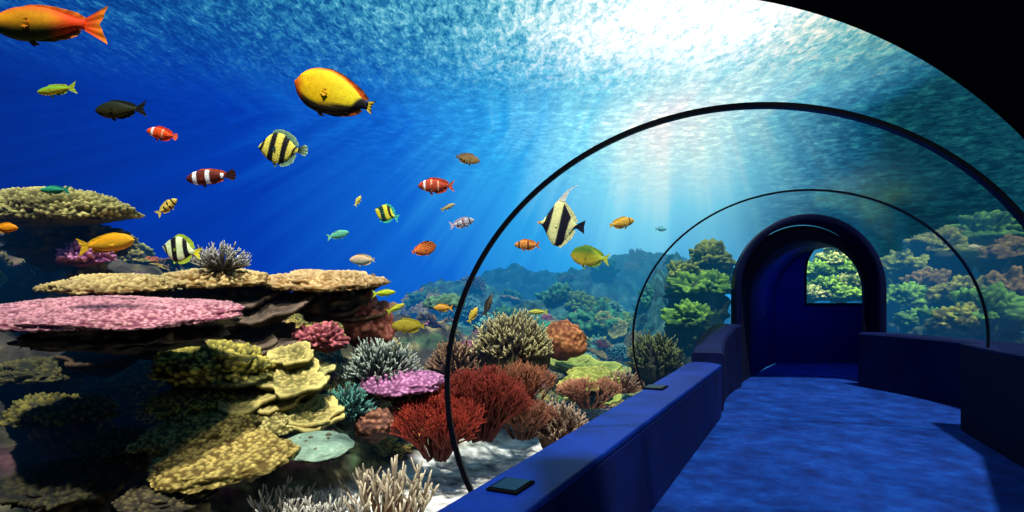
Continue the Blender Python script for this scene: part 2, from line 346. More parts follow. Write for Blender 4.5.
def leafy_mesh(R, tiers, cl, ch, rs):
    V, Fc, C = [], [], []
    for t in range(tiers):
        b = len(V); nr, ns = 16, 84; rr = R*rs.uniform(.38, .75); ox, oy = rs.uniform(-.6, .6)*R, rs.uniform(-.45, .35)*R; oz = t*R*.11+oy*.35
        sd = rs.uniform(0, 50); tx, ty = rs.uniform(-.15, .15), rs.uniform(0, .3); lb = rs.choice([5, 6, 7])
        for side in (0, 1):
            for i in range(nr+1):
                u = i/nr
                for s in range(ns):
                    th = 2*math.pi*s/ns; k = 1+.4*noise.noise(Vector((math.cos(th)*1.3+sd, math.sin(th)*1.3, 0)))+.07*math.sin(th*lb+sd)+.08*noise.noise(Vector((math.cos(th)*7+sd, math.sin(th)*7, 0)))
                    x, y = math.cos(th)*rr*u*k, math.sin(th)*rr*u*k
                    nb_ = max(0, 1-(noise.voronoi(Vector((x/.035, y/.035, sd)))[0][0]/.6)**2) if not side else 0
                    z = oz+.08*R*u*u+.02*R*u*math.sin(th*lb+sd)+tx*x+ty*y+.016*nb_
                    if side: z -= .032+.26*R*(1-u)
                    V.append(Vector((x+ox, y+oy, z)))
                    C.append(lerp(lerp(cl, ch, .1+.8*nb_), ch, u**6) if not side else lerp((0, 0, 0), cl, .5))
        w_ = nr+1
        for i in range(nr):
            for s in range(ns):
                a, c_, d_, e_ = b+i*ns+s, b+i*ns+(s+1) % ns, b+(i+1)*ns+(s+1) % ns, b+(i+1)*ns+s
                Fc.append((a, e_, d_, c_)); o = w_*ns
                Fc.append((a+o, c_+o, d_+o, e_+o))
        for s in range(ns):
            a, c_ = b+nr*ns+s, b+nr*ns+(s+1) % ns; o = w_*ns
            Fc.append((a, a+o, c_+o, c_))
    return V, Fc, C
KEYS = []
def table(px, py, wpx, hpx, Y, lo, hi, label, depthf=.7, tilt=8, cell=.045, amp=.03, sub=6, seed=1, name="table_coral", flat=.55, base=.0, mat=None, roll=0, lob=.26):
    p = P(px, py, Y); wd = wpx/F*Y; ht = hpx/F*Y
    hz = max(ht*.75, .03)
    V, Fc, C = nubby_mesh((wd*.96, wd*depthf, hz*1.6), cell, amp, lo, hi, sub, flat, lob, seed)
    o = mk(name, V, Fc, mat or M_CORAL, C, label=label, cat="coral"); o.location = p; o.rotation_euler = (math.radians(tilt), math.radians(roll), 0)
    KEYS.append((p.x, p.y, wd*.5))
    if base:
        rc_ = (.03, .027, .025)
        V, Fc, C = nubby_mesh((wd*.66, wd*depthf*.66, base*2), .08, .06, rc_, (.16, .13, .06), 5, 1.0, .35, seed+.5, under=rc_)
        V = [v+Vector((0, wd*.12, -base-hz*.15)) for v in V]
        mk("coral_base", V, Fc, M_CORAL, C, parent=o, label="dark encrusted rocky base")
    return o
PINK_LO, PINK_HI = srgb(120, 55, 75), srgb(250, 182, 184)
table(48, 214, 158, 38, 6.0, srgb(85, 80, 30), srgb(218, 208, 120), "knobbly yellow table coral on the top ledge of the reef", seed=3, cell=.045, amp=.04, sub=7, base=.25, lob=.14)
table(106, 314, 268, 22, 4.6, PINK_LO, PINK_HI, "broad pale pink table coral with knobbly surface", seed=5, cell=.025, amp=.017, tilt=8, sub=7, base=.15, depthf=.6, lob=.11)
table(112, 286, 125, 15, 5.6, srgb(130, 100, 45), srgb(235, 212, 140), "small cream yellow table coral above the pink one", seed=7, cell=.034, amp=.03, sub=6, base=.12, lob=.18)
table(212, 281, 104, 17, 6.2, srgb(130, 95, 40), srgb(240, 215, 145), "cream yellow table coral on the reef crest", seed=8, cell=.038, amp=.034, sub=6, base=.16, lob=.18)
table(322, 283, 124, 18, 6.6, srgb(140, 100, 45), srgb(240, 210, 150), "wide cream table coral on the reef crest", seed=9, cell=.038, amp=.034, base=.2, lob=.18)
table(85, 258, 50, 24, 5.9, srgb(130, 60, 110), srgb(235, 160, 205), "mauve pink knobbly coral cushion", seed=11, cell=.045, amp=.04, sub=6, name="cushion_coral", base=.15)
table(214, 371, 112, 38, 5.4, srgb(60, 62, 20), srgb(215, 200, 90), "olive yellow nubby coral mound", seed=12, cell=.045, amp=.045, name="mound_coral", base=.2)
table(216, 460, 148, 22, 4.75, srgb(100, 80, 28), srgb(235, 210, 115), "large yellow honeycomb shelf coral", seed=13, cell=.032, amp=.02, tilt=24, name="shelf_coral", depthf=.55, base=.12, roll=-6, lob=.16)
table(196, 432, 122, 20, 5.0, srgb(90, 78, 28), srgb(225, 200, 105), "yellow honeycomb shelf coral above a larger shelf", seed=33, cell=.032, amp=.02, tilt=24, name="shelf_coral", depthf=.55, base=.12, roll=-8, lob=.18)
table(258, 424, 84, 16, 5.2, srgb(100, 90, 40), srgb(235, 220, 135), "pale yellow shelf coral beside the honeycomb shelves", seed=36, cell=.03, amp=.016, tilt=22, name="shelf_coral", depthf=.55, sub=6, lob=.18)
table(190, 405, 84, 18, 5.2, srgb(60, 68, 25), srgb(185, 180, 80), "olive green shelf coral", seed=34, cell=.035, amp=.026, tilt=20, name="shelf_coral", depthf=.55, base=.1, sub=6)
table(318, 446, 76, 7, 4.9, srgb(135, 165, 140), srgb(165, 192, 160), "flat smooth pale teal plate coral", seed=14, cell=.03, amp=.002, tilt=18, sub=5, name="plate_coral", depthf=.7, base=.08, lob=.1)
table(402, 384, 80, 18, 6.3, srgb(120, 65, 105), srgb(225, 155, 200), "purple pink plate coral with rough rim", seed=15, cell=.035, amp=.02, tilt=14, sub=6, name="plate_coral", base=.12, lob=.12)
table(320, 341, 50, 28, 6.2, srgb(105, 40, 50), srgb(215, 120, 125), "rosy pink lumpy coral", seed=16, cell=.05, amp=.045, sub=6, name="cushion_coral")
table(368, 326, 50, 44, 6.8, srgb(150, 75, 60), srgb(225, 145, 115), "salmon boulder coral", seed=17, cell=.06, amp=.02, sub=5, name="boulder_coral", flat=1)
table(564, 342, 44, 32, 8.4, srgb(140, 75, 40), srgb(225, 150, 90), "orange brain coral", seed=18, cell=.06, amp=.02, sub=5, name="brain_coral", flat=1, lob=.15)
table(590, 380, 66, 14, 8.0, srgb(115, 125, 45), srgb(200, 200, 105), "yellow green plate coral on the sand", seed=19, cell=.05, amp=.02, tilt=12, sub=5, name="plate_coral", base=.1)
table(375, 425, 40, 26, 6.0, srgb(90, 55, 45), srgb(170, 115, 85), "brown boulder coral", seed=29, cell=.05, amp=.02, sub=5, name="boulder_coral", flat=1)
table(60, 412, 100, 22, 5.4, srgb(30, 30, 12), srgb(125, 118, 42), "dim olive coral mound with shade painted into its colour", seed=20, cell=.04, amp=.04, sub=6, name="mound_coral", base=.2)  # shade of the lower left is mixed into these dim coral colours
table(38, 372, 90, 20, 5.7, srgb(28, 32, 14), srgb(100, 95, 42), "dark olive coral mound with shade painted in", seed=21, cell=.04, amp=.04, sub=6, name="mound_coral", base=.2)
table(120, 446, 80, 15, 5.2, srgb(24, 32, 16), srgb(100, 105, 50), "dark green shelf coral with shade painted in", seed=22, cell=.04, amp=.03, sub=6, name="shelf_coral", base=.2, tilt=15)
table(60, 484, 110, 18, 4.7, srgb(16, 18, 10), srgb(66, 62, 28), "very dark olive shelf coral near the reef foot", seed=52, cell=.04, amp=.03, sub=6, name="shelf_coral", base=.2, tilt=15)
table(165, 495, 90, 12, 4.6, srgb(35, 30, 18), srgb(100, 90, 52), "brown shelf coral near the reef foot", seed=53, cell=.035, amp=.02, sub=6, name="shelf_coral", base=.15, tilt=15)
table(445, 304, 40, 14, 9.6, srgb(50, 90, 65), srgb(120, 170, 120), "small green coral mound", seed=23, cell=.06, amp=.03, sub=4, name="mound_coral")
rs = random.Random(4)
def leafy(px, py, wpx, Y, c1, c2, lb, tiers=6, mat=None):
    V, Fc, C = leafy_mesh(wpx/F*Y*.5, tiers, c1, c2, rs)
    o = mk("plate_coral", V, Fc, mat or M_CORAL, C, label=lb, cat="coral"); o.location = P(px, py+6, Y); o.rotation_euler = (math.radians(10), 0, 0); KEYS.append((o.location.x, Y, wpx/F*Y*.45))
leafy(290, 405, 112, 5.6, srgb(90, 88, 38), srgb(232, 212, 125), "stacked yellow green plate coral terraces", 8)
leafy(298, 376, 84, 6.0, srgb(100, 100, 45), srgb(220, 212, 135), "small stacked pale yellow plate coral", 6)
leafy(588, 374, 80, 9.0, srgb(80, 110, 45), srgb(180, 190, 90), "green plate coral terraces")
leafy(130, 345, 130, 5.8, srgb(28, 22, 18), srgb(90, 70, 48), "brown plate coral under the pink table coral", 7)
leafy(250, 330, 110, 6.3, srgb(50, 40, 35), srgb(130, 110, 90), "grey brown stacked plate coral", 7)
leafy(340, 305, 90, 6.9, srgb(60, 45, 35), srgb(150, 115, 80), "brown stacked plate coral under the crest tables")
def put(nm, px, py, Y, mesh, lb, r, mat=None, grp=None):
    V, Fc, C = mesh; o = mk(nm, V, Fc, mat or M_CORAL, C, label=lb, cat="coral", group=grp); o.location = P(px, py, Y); KEYS.append((o.location.x, Y, r)); return o
for px, py, wpx, hpx, Y, nb, tw, cb, ct, th, inner, lb in [
    (222, 270, 54, 26, 6.0, 90, 3, srgb(62, 58, 48), srgb(196, 194, 180), .009, .2, "brownish white branching coral on the crest"),
    (380, 382, 82, 44, 6.5, 210, 2, srgb(40, 60, 58), srgb(205, 220, 200), .011, .5, "teal brown branching coral with white tips"),
    (513, 362, 80, 48, 8.0, 320, 2, srgb(80, 70, 40), srgb(220, 206, 145), .017, .7, "large domed brown branching coral"),
    (455, 374, 58, 34, 8.0, 130, 2, srgb(75, 50, 38), srgb(165, 130, 95), .015, .5, "brown branching coral beside the domed one"),
    (348, 418, 56, 34, 6.0, 110, 2, srgb(20, 62, 62), srgb(110, 180, 160), .010, .4, "teal branching coral among plate corals"),
    (655, 372, 56, 40, 8.8, 170, 2, srgb(45, 45, 28), srgb(140, 150, 85), .014, .6, "olive branching coral near the tunnel glass"),
    (560, 440, 62, 38, 7.0, 150, 2, srgb(95, 65, 50), srgb(205, 175, 145), .011, .5, "tan pink branching coral on sand"),
    (622, 392, 46, 22, 7.8, 70, 2, srgb(110, 75, 60), srgb(205, 165, 135), .011, .3, "low pinkish branching coral on sand")]:
    wd = wpx/F*Y*.5; ht = hpx/F*Y
    put("branching_coral", px, py, Y, branch_mesh(wd, ht, nb, tw, cb, ct, th, rs, inner), lb, wd)
put("finger_coral", 390, 522, 5.0, finger_mesh(.33, .62, 48, srgb(95, 65, 42), srgb(232, 215, 180), .0125, rs), "tall tan finger coral with pale tips", .3)
put("finger_coral", 324, 528, 4.8, finger_mesh(.34, .34, 60, srgb(80, 72, 60), srgb(235, 230, 212), .0095, rs), "low white tipped finger coral", .3)
put("finger_coral", 284, 526, 4.9, finger_mesh(.24, .42, 36, srgb(80, 72, 60), srgb(235, 230, 212), .0095, rs), "small white tipped finger coral", .2)
for px, py, wpx, Y, nf, c1, c2, lb, zs in [(438, 458, 60, 6.3, 60, srgb(45, 8, 5), srgb(155, 48, 30), "dense rust red bushy fan coral", 1.2),
                                   (480, 440, 60, 6.7, 56, srgb(45, 10, 7), srgb(140, 48, 34), "dark red bushy fan coral", 1.35),
                                   (520, 412, 50, 7.2, 34, srgb(60, 28, 18), srgb(150, 90, 62), "brown red bushy coral", 1.1),
                                   (522, 438, 46, 6.9, 34, srgb(55, 30, 24), srgb(145, 90, 66), "brown bushy coral on sand", 1),
                                   (590, 408, 36, 7.6, 20, srgb(100, 55, 45), srgb(200, 135, 105), "pink brown feathery coral", 1)]:
    R = wpx/F*Y
    put("bushy_coral", px, py, Y, bushy_mesh(R, nf, c1, c2, rs, r0=.015, zs=zs), lb, R*.7)

protos = []
def proto(name, label, mesh):
    V, Fc, C = mesh
    me = bpy.data.meshes.new(name); me.from_pydata([tuple(v) for v in V], [], Fc); me.polygons.foreach_set('use_smooth', [True]*len(me.polygons))
    ca = me.color_attributes.new('tint', 'FLOAT_COLOR', 'POINT'); arr = np.ones((len(V), 4)); arr[:, :3] = np.array(C); ca.data.foreach_set('color', arr.ravel())
    me.materials.append(M_CORAL); protos.append((name, label, me))
proto("branching_coral", "small brown branching coral on reef rock", branch_mesh(.2, .17, 50, 2, srgb(60, 45, 30), srgb(170, 145, 95), .010, rs, .4))
proto("branching_coral", "small teal branching coral on reef rock", branch_mesh(.18, .16, 50, 2, srgb(20, 55, 60), srgb(100, 165, 150), .010, rs, .4))
proto("branching_coral", "small mauve branching coral on reef rock", branch_mesh(.18, .15, 50, 2, srgb(60, 38, 60), srgb(180, 135, 165), .011, rs, .4))
proto("mound_coral", "small olive nubby mound coral", nubby_mesh((.4, .36, .26), .045, .035, srgb(50, 50, 18), srgb(180, 168, 70), 5, .5, .3, 31))
proto("mound_coral", "small green nubby mound coral", nubby_mesh((.42, .36, .24), .045, .035, srgb(22, 60, 18), srgb(130, 180, 60), 5, .5, .3, 32))
proto("cushion_coral", "small pink cushion coral on rock", nubby_mesh((.32, .3, .2), .04, .025, srgb(105, 45, 60), srgb(210, 130, 140), 5, .5, .3, 33))
proto("table_coral", "small cream table coral on rock", nubby_mesh((.6, .5, .09), .034, .024, srgb(100, 80, 36), srgb(215, 190, 120), 5, .4, .3, 34))
proto("boulder_coral", "small orange boulder coral on rock", nubby_mesh((.26, .26, .22), .06, .02, srgb(115, 55, 28), srgb(200, 115, 60), 4, .8, .25, 35))
proto("plate_coral", "small yellow green plate coral", leafy_mesh(.28, 5, srgb(60, 72, 30), srgb(180, 188, 95), rs))
proto("bushy_coral", "small rust red bushy coral", bushy_mesh(.2, 14, srgb(60, 15, 10), srgb(150, 60, 40), rs, .008, 4))
proto("plate_coral", "small dark brown plate coral", leafy_mesh(.32, 5, srgb(34, 26, 20), srgb(115, 90, 62), rs))
proto("table_coral", "small olive table coral on rock", nubby_mesh((.65, .5, .09), .036, .024, srgb(50, 50, 20), srgb(165, 155, 75), 5, .4, .3, 37))
proto("encrusting_coral", "low yellow encrusting coral on rock", nubby_mesh((.42, .38, .12), .034, .026, srgb(80, 68, 25), srgb(225, 195, 95), 5, .5, .45, 38))
proto("encrusting_coral", "low grey mauve encrusting coral on rock", nubby_mesh((.38, .34, .1), .03, .02, srgb(60, 45, 58), srgb(165, 130, 150), 5, .5, .45, 39))
proto("mound_coral", "teal green lumpy mound coral", nubby_mesh((.5, .4, .34), .07, .06, srgb(12, 50, 32), srgb(80, 170, 105), 5, .6, .5, 41))
proto("branching_coral", "pale turquoise branching coral on rock", branch_mesh(.2, .2, 70, 2, srgb(20, 70, 70), srgb(150, 225, 200), .013, rs, .5))
def scatter(n, xr, yr, smin, smax, choices, group, minz=-.3, seed=1, clr=1.0):
    r2 = random.Random(seed); made = 0; tries = 0
    while made < n and tries < n*30:
        tries += 1; x = r2.uniform(*xr); y = r2.uniform(*yr)
        if abs(x/y) > .95 or seg_dist(x, y) < clear_r(y)+.3: continue
        if any(abs(x-kx) < kr*clr+.08 and ky-.75*clr < y < ky+.2 for kx, ky, kr in KEYS): continue
        z = ground(x, y)
        if z < minz: continue
        name, label, me = protos[r2.choice(choices)]
        o = bpy.data.objects.new(name, me); col.objects.link(o); s = r2.uniform(smin, smax)
        e_ = .12; nrm = Vector((-(ground(x+e_, y)-ground(x-e_, y))/(2*e_), -(ground(x, y+e_)-ground(x, y-e_))/(2*e_), 1.6)).normalized()
        q = Vector((0, 0, 1)).rotation_difference(nrm) @ Matrix.Rotation(r2.uniform(0, 6.28), 3, 'Z').to_quaternion()
        o.location = (x, y, z+.01); o.scale = (s, s, s*r2.uniform(.8, 1.15)); o.rotation_euler = q.to_euler()
        o['label'] = label; o['category'] = "coral"; o['group'] = group; made += 1
scatter(110, (-6.5, -1.0), (4.6, 8.6), .5, 1.05, [0, 1, 3, 3, 5, 6, 7, 8, 10, 12, 11, 12], "small corals on the near reef slope", seed=2)
scatter(120, (-4.4, -1.0), (4.4, 8.2), .5, 1.1, [12, 12, 13, 3, 12, 13, 1, 11], "encrusting corals on the near reef slope", seed=12, clr=.7)
scatter(90, (-1.8, 2.8), (7.3, 12), .5, 1.1, [0, 0, 1, 3, 4, 5, 6, 7, 8, 11, 9, 12, 15], "small corals on the middle reef", -.45, seed=3)
scatter(150, (-4, 5), (11.0, 16.5), .8, 1.8, [0, 1, 3, 4, 14, 8, 11, 14, 15, 15, 6, 2], "corals on the distant reef", .1, seed=4)
scatter(100, (6.9, 14), (9.3, 16), .8, 1.6, [0, 3, 4, 14, 14, 3, 8, 0], "green corals on the reef beside the tunnel", .0, seed=5)
scatter(30, (2.3, 4.6), (10.9, 13.8), .6, 1.1, [3, 4, 4, 8, 0, 14], "corals on the dark rock beside the tunnel", .2, seed=6)
i = 0
for px, py, wpx, hpx, Y in [(905, 268, 36, 22, 12.2), (908, 300, 34, 22, 11.6), (928, 287, 44, 22, 11.8), (962, 298, 48, 24, 10.8), (988, 314, 56, 30, 9.8), (1010, 296, 44, 30, 10.4), (940, 250, 54, 20, 13.0), (985, 234, 60, 22, 13.0), (1015, 256, 54, 22, 12.4), (960, 322, 40, 22, 9.8), (925, 322, 44, 18, 10.6), (700, 290, 50, 20, 11.0), (708, 262, 40, 20, 11.8), (690, 320, 38, 20, 10.4), (684, 276, 30, 14, 11.4)]:
    c1, c2 = [(srgb(60, 65, 15), srgb(175, 180, 65)), (srgb(25, 70, 20), srgb(125, 185, 60)), (srgb(70, 52, 22), srgb(165, 135, 70))][i % 3]
    if px < 730 or px < 912: c1, c2 = [(srgb(50, 70, 15), srgb(185, 200, 75)), (srgb(30, 85, 20), srgb(150, 205, 65))][i % 2]
    wd = wpx/F*Y
    V, Fc, C = nubby_mesh((wd, wd*.7, hpx/F*Y*1.4), .075, .07, c1, c2, 5, .8, .55, 60+i)
    o = mk("mound_coral", V, Fc, M_CORALC, C, label="yellow green nubby coral head beside the tunnel glass", cat="coral", group="coral heads flanking the tunnel"); o.location = P(px, py, Y)
    rc_ = (.02, .035, .015); V, Fc, C = nubby_mesh((wd*.95, wd*.6, 1.0), .12, .08, rc_, (.06, .11, .03), 5, 1, .5, 80+i, under=rc_)
    V = [v+Vector((0, .12, -.4)) for v in V]; mk("coral_base", V, Fc, M_CORALC, C, parent=o, label="dark craggy rock base"); i += 1
i = 0
for px, py in [(812, 296), (825, 286), (838, 296), (850, 284), (862, 296), (846, 270), (832, 262), (818, 272), (858, 262), (842, 250)]:
    Y = 15.4+(300-py)*.012
    V, Fc, C = nubby_mesh((.75, .6, .5), .08, .09, srgb(30, 80, 10), srgb(170, 225, 60) if i % 3 else srgb(215, 220, 125), 5, .6, .35, 40+i)
    o = mk("mound_coral", V, Fc, M_CORALW, C, label="bright lime green nubby coral outside the far window", cat="coral", group="lime corals beyond the window"); o.location = P(px, py, Y); i += 1

# ---------------- fish ----------------
XS = [0, .04, .12, .25, .42, .6, .78, .92, 1]
PROF = {
 'oval':   ([0, .06, .13, .19, .215, .19, .12, .06, .055], [0, -.05, -.11, -.17, -.2, -.18, -.11, -.055, -.05]),
 'disc':   ([0, .05, .16, .31, .40, .38, .25, .08, .07], [0, -.05, -.15, -.28, -.37, -.36, -.24, -.08, -.07]),
 'tall':   ([0, .03, .12, .36, .62, .58, .28, .08, .06], [0, -.04, -.12, -.36, -.58, -.56, -.28, -.08, -.06]),
 'surgeon': ([0, .11, .21, .28, .30, .26, .17, .06, .05], [0, -.08, -.17, -.25, -.28, -.25, -.17, -.06, -.05]),
 'slim':   ([0, .05, .09, .13, .15, .13, .09, .045, .04], [0, -.04, -.08, -.12, -.135, -.12, -.08, -.04, -.035]),
 'plump':  ([0, .07, .13, .18, .2, .18, .12, .06, .05], [0, -.06, -.11, -.16, -.18, -.16, -.11, -.05, -.045]),
}
WD = {'oval': .075, 'disc': .055, 'surgeon': .06, 'slim': .07, 'tall': .055, 'plump': .075}
def fin(base, outer, color, nu=14, nv=5, parent=None, name="fin", mat=None, edge=None, y0=0.0, flare=0.0):
    def samp(pl, u):
        t = u*(len(pl)-1); i = min(int(t), len(pl)-2); a = t-i
        return (pl[i][0]*(1-a)+pl[i+1][0]*a, pl[i][1]*(1-a)+pl[i+1][1]*a)
    V, C, Fc = [], [], []
    for i in range(nu+1):
        u = i/nu; b = samp(base, u); o_ = samp(outer, u)
        for j in range(nv+1):
            v = j/nv; rip = .006*math.sin(u*nu*1.7)*v
            V.append((b[0]+(o_[0]-b[0])*v, y0+rip+flare*v, b[1]+(o_[1]-b[1])*v))
            c = lerp(color, edge or color, v**2); C.append(c if i % 2 else lerp(c, (0, 0, 0), .15))
    for i in range(nu):
        for j in range(nv):
            a = i*(nv+1)+j; Fc.append((a, a+nv+1, a+nv+2, a+1))
    return mk(name, V, Fc, mat, C, parent=parent)
def fish(name, label, px, py, lpx, Y, typ, head, pitch, cf, finc, tailc, yaw=0, tail='fork', fil=False, edge=None, eye=True, BL=.8, df=1.0):
    Ln = lpx/F*Y; mat = M_FISHFAR if Y > 9 else M_FISH
    top, bot = PROF[typ]; ns, nr = 80, 32; us = np.linspace(0, 1, ns)
    def sm(a):
        a = np.interp(us, XS, a); k = np.ones(9)/9; e = np.convolve(np.pad(a, 4, 'edge'), k, 'valid'); f_ = np.minimum(1, us/.06); return e*np.sqrt(f_)
    T, B = sm(top), sm(bot)
    xo = -.5+BL/2
    V, C, Fc = [], [], []
    for i, u in enumerate(us):
        hgt_ = (T[i]-B[i])/2; mid = (T[i]+B[i])/2
        wdt = WD[typ]*(math.sin(math.pi*min(1, (u*.93+.03))**.7)**.75)+.006
        wdt = min(wdt, hgt_+.004)
        for r in range(nr):
            th = 2*math.pi*r/nr; z = math.sin(th); yy = math.copysign(abs(math.cos(th))**.9, math.cos(th))
            V.append(((u-.5)*BL+xo, yy*wdt, (mid+z*hgt_)*BL)); C.append(cf(u, z))
    for i in range(ns-1):
        for r in range(nr):
            a = i*nr+r; b = i*nr+(r+1) % nr; Fc.append((a, b, b+nr, a+nr))
    Fc.append(tuple(range(nr))[::-1]); Fc.append(tuple((ns-1)*nr+r for r in range(nr)))
    o = mk(name, V, Fc, mat, C, label=label, cat="fish")
    o.location = P(px, py, Y); o.scale = (Ln, Ln, Ln)
    rz = 0 if head < 0 else math.pi
    R = Matrix.Rotation(math.radians(yaw)+rz, 4, 'Z') @ Matrix.Rotation(math.radians(pitch), 4, 'Y')
    o.rotation_euler = R.to_euler()
    X = lambda u: (u-.5)*BL+xo
    tz = lambda u: float(np.interp(u, us, T))*BL
    bz = lambda u: float(np.interp(u, us, B))*BL
    if tail == 'fork': outer = [(.5, .17), (.47, .09), (.43, 0), (.47, -.09), (.5, -.17)]
    elif tail == 'fan': outer = [(.44, .12), (.49, .07), (.5, 0), (.49, -.07), (.44, -.12)]
    elif tail == 'small': outer = [(.5, .09), (.48, .04), (.47, 0), (.48, -.04), (.5, -.09)]
    else: outer = [(.47, .15), (.46, .07), (.45, 0), (.46, -.07), (.47, -.15)]
    fin([(X(.98), .045), (X(.98), -.04)], outer, tailc, parent=o, name="tail_fin", mat=mat, edge=edge)
    dz = {'oval': .07, 'disc': .09, 'surgeon': .05, 'slim': .05, 'tall': .06, 'plump': .05}[typ]*df
    us_d = [.28, .4, .55, .7, .82, .92]; hd = [0.02, .8, .9, 1, 1.0, .25]; sh = [0, .01, .03, .05, .08, .08]
    outer = [(X(u)+s, tz(u)+dz*h_) for u, h_, s in zip(us_d, hd, sh)]
    fin([(X(u), tz(u)-.015) for u in us_d], outer, finc, parent=o, name="dorsal_fin", mat=mat, edge=edge, nu=20)
    us_a = [.5, .6, .7, .8, .9]
    fin([(X(u), bz(u)+.015) for u in us_a], [(X(u)+s, bz(u)-dz*h_) for u, h_, s in zip(us_a, [.05, .9, 1.1, 1, .2], [0, .02, .05, .08, .06])], finc, parent=o, name="anal_fin", mat=mat, edge=edge)
    if fil:
        fin([(X(.36), tz(.42)-.04), (X(.42)+.06, tz(.45)+.12), (X(.45)+.18, tz(.45)+.28), (X(.5)+.32, tz(.45)+.40)], [(X(.62), tz(.6)-.02), (X(.5)+.11, tz(.45)+.09), (X(.48)+.19, tz(.45)+.262), (X(.5)+.325, tz(.45)+.395)], (.8, .8, .7), parent=o, name="trailing_filament", mat=mat)
        fin([(X(0)-.05, -.01), (X(.06), -.045)], [(X(0)-.05, .01), (X(.06), .045)], srgb(230, 150, 40), nu=6, parent=o, name="snout", mat=mat)
    else:
        fin([(X(.36), bz(.36)+.02), (X(.42), bz(.42)+.02)], [(X(.45), bz(.42)-.09*df), (X(.52), bz(.42)-.05*df)], finc, nu=6, parent=o, name="pelvic_fin", mat=mat)
    bc = cf(.4, 0)
    for sy in (-1, 1):
        fin([(X(.34), .02), (X(.34), -.03)], [(X(.47), .02), (X(.49), -.04), (X(.44), -.07)], lerp(bc, finc, .35), nu=8, parent=o, name="pectoral_fin", mat=mat, y0=sy*WD[typ]*.85, flare=sy*.03)
    if eye:
        v, f = ico(3); es = .018 if lpx > 70 else .025
        ev = [(p[0]*es, p[1]*.012, p[2]*es) for p in v]
        ec = [(.005, .005, .008) if math.hypot(p[0], p[2]) < .68 else lerp((.5, .45, .3), bc, .4) for p in v]
        ue = .13; wy = {'oval': .042, 'disc': .032, 'surgeon': .036, 'slim': .038, 'tall': .03, 'plump': .042}[typ]
        for sy in (-1, 1):
            eo = mk("eye", ev, f, mat, ec, parent=o); eo.location = (X(ue), sy*wy, tz(ue)*.38)
    return o
BLK = (.006, .006, .01); WHT = (.85, .88, .85)
def solid(a, b=None, back=None):
    b = b or a
    def f(u, z):
        c = lerp(b, a, max(0, min(1, (z+.8)/1.4)))
        return lerp(c, back, ss(.5, 1, u)) if back else c
    return f
def stripes(base, bands, slant=.0):
    def f(u, z):
        t = u+slant*z; c = base
        for a, b, cc in bands:
            k = ss(a-.012, a+.012, t)*(1-ss(b-.012, b+.012, t)); c = lerp(c, cc, k)
        return c
    return f
def surg(u, z):
    c = lerp(srgb(255, 205, 10), srgb(255, 232, 35), ss(.2, .9, u+.25*z))
    c = lerp(c, srgb(235, 95, 8), ss(.80, .95, z)*.9)
    c = lerp(c, BLK, ss(.03, .12, (-.62+.28*u)-z)*.97)
    c = lerp(c, srgb(225, 80, 5), (1-ss(.04, .18, u+.05*z))*.9)
    return lerp(c, BLK, ss(.82, .87, u-.06*z))
def gold(u, z):
    c = lerp(srgb(50, 60, 8), srgb(250, 165, 10), ss(-.65, .1, z)); c = lerp(c, srgb(235, 80, 10), ss(.3, .9, z)*.75)
    c = lerp(c, srgb(150, 50, 8), (1-ss(.03, .16, u))*.6)
    return lerp(c, srgb(240, 65, 10), ss(.6, .9, u))
fish("wrasse", "large orange gold fish with red tail and dark belly", 50, 25, 116, 3.6, 'plump', -1, 0, gold, srgb(225, 70, 8), srgb(245, 70, 10), tail='fork', edge=srgb(250, 140, 25), df=.5)
fish("surgeonfish", "large bright yellow surgeonfish with black belly and tail edge", 334, 95, 84, 3.9, 'surgeon', -1, 18, surg, srgb(215, 95, 10), srgb(235, 205, 40), tail='small', BL=.92, df=.4, edge=srgb(40, 20, 6))
fish("butterflyfish", "yellow butterflyfish with black vertical stripes", 283, 149, 50, 4.4, 'disc', -1, 4, stripes(srgb(240, 225, 90), [(.06, .15, BLK), (.30, .44, BLK), (.60, .74, BLK), (.88, .95, BLK)], -.06), srgb(90, 130, 110), BLK, tail='fan', edge=srgb(150, 190, 150))
fish("tropical_fish", "small yellow green fish", 57, 90, 40, 4.5, 'slim', -1, -8, solid(srgb(120, 190, 50), srgb(240, 225, 40)), srgb(190, 215, 60), srgb(190, 215, 60))
fish("tropical_fish", "dark green black oval fish", 121, 110, 52, 4.4, 'oval', -1, -3, solid(srgb(20, 32, 14), srgb(60, 56, 14)), srgb(22, 30, 14), srgb(15, 20, 14), df=.6)
CL = [(.2, .3, WHT), (.52, .62, WHT), (.88, .95, WHT)]
fish("clownfish", "orange red clownfish with white patches", 162, 134, 32, 4.6, 'oval', -1, 12, stripes(srgb(240, 80, 25), [(.22, .3, WHT), (.6, .66, srgb(240, 170, 130))]), srgb(225, 60, 25), srgb(240, 100, 60), tail='fan', BL=.85)
fish("clownfish", "dark maroon clownfish with white bars", 211, 177, 50, 4.6, 'plump', -1, -6, stripes(srgb(95, 32, 22), CL), srgb(190, 80, 30), srgb(50, 20, 20), tail='fan', df=.6)
fish("tropical_fish", "small yellow fish with dark stripes", 167, 207, 26, 5.0, 'oval', 1, 38, stripes(srgb(235, 205, 90), [(.2, .28, BLK), (.45, .53, BLK), (.7, .78, BLK)]), srgb(220, 200, 90), srgb(220, 200, 90))
fish("bannerfish", "white bannerfish with black bands and yellow tail", 182, 250, 40, 4.8, 'disc', -1, 10, stripes(srgb(215, 235, 175), [(.08, .16, BLK), (.32, .48, BLK), (.68, .84, BLK)], .1), srgb(170, 200, 60), srgb(230, 225, 60))
fish("tropical_fish", "golden orange fish", 106, 244, 58, 4.5, 'plump', 1, 8, solid(srgb(250, 170, 20), srgb(240, 195, 50)), srgb(240, 190, 30), srgb(240, 190, 40), df=.6)
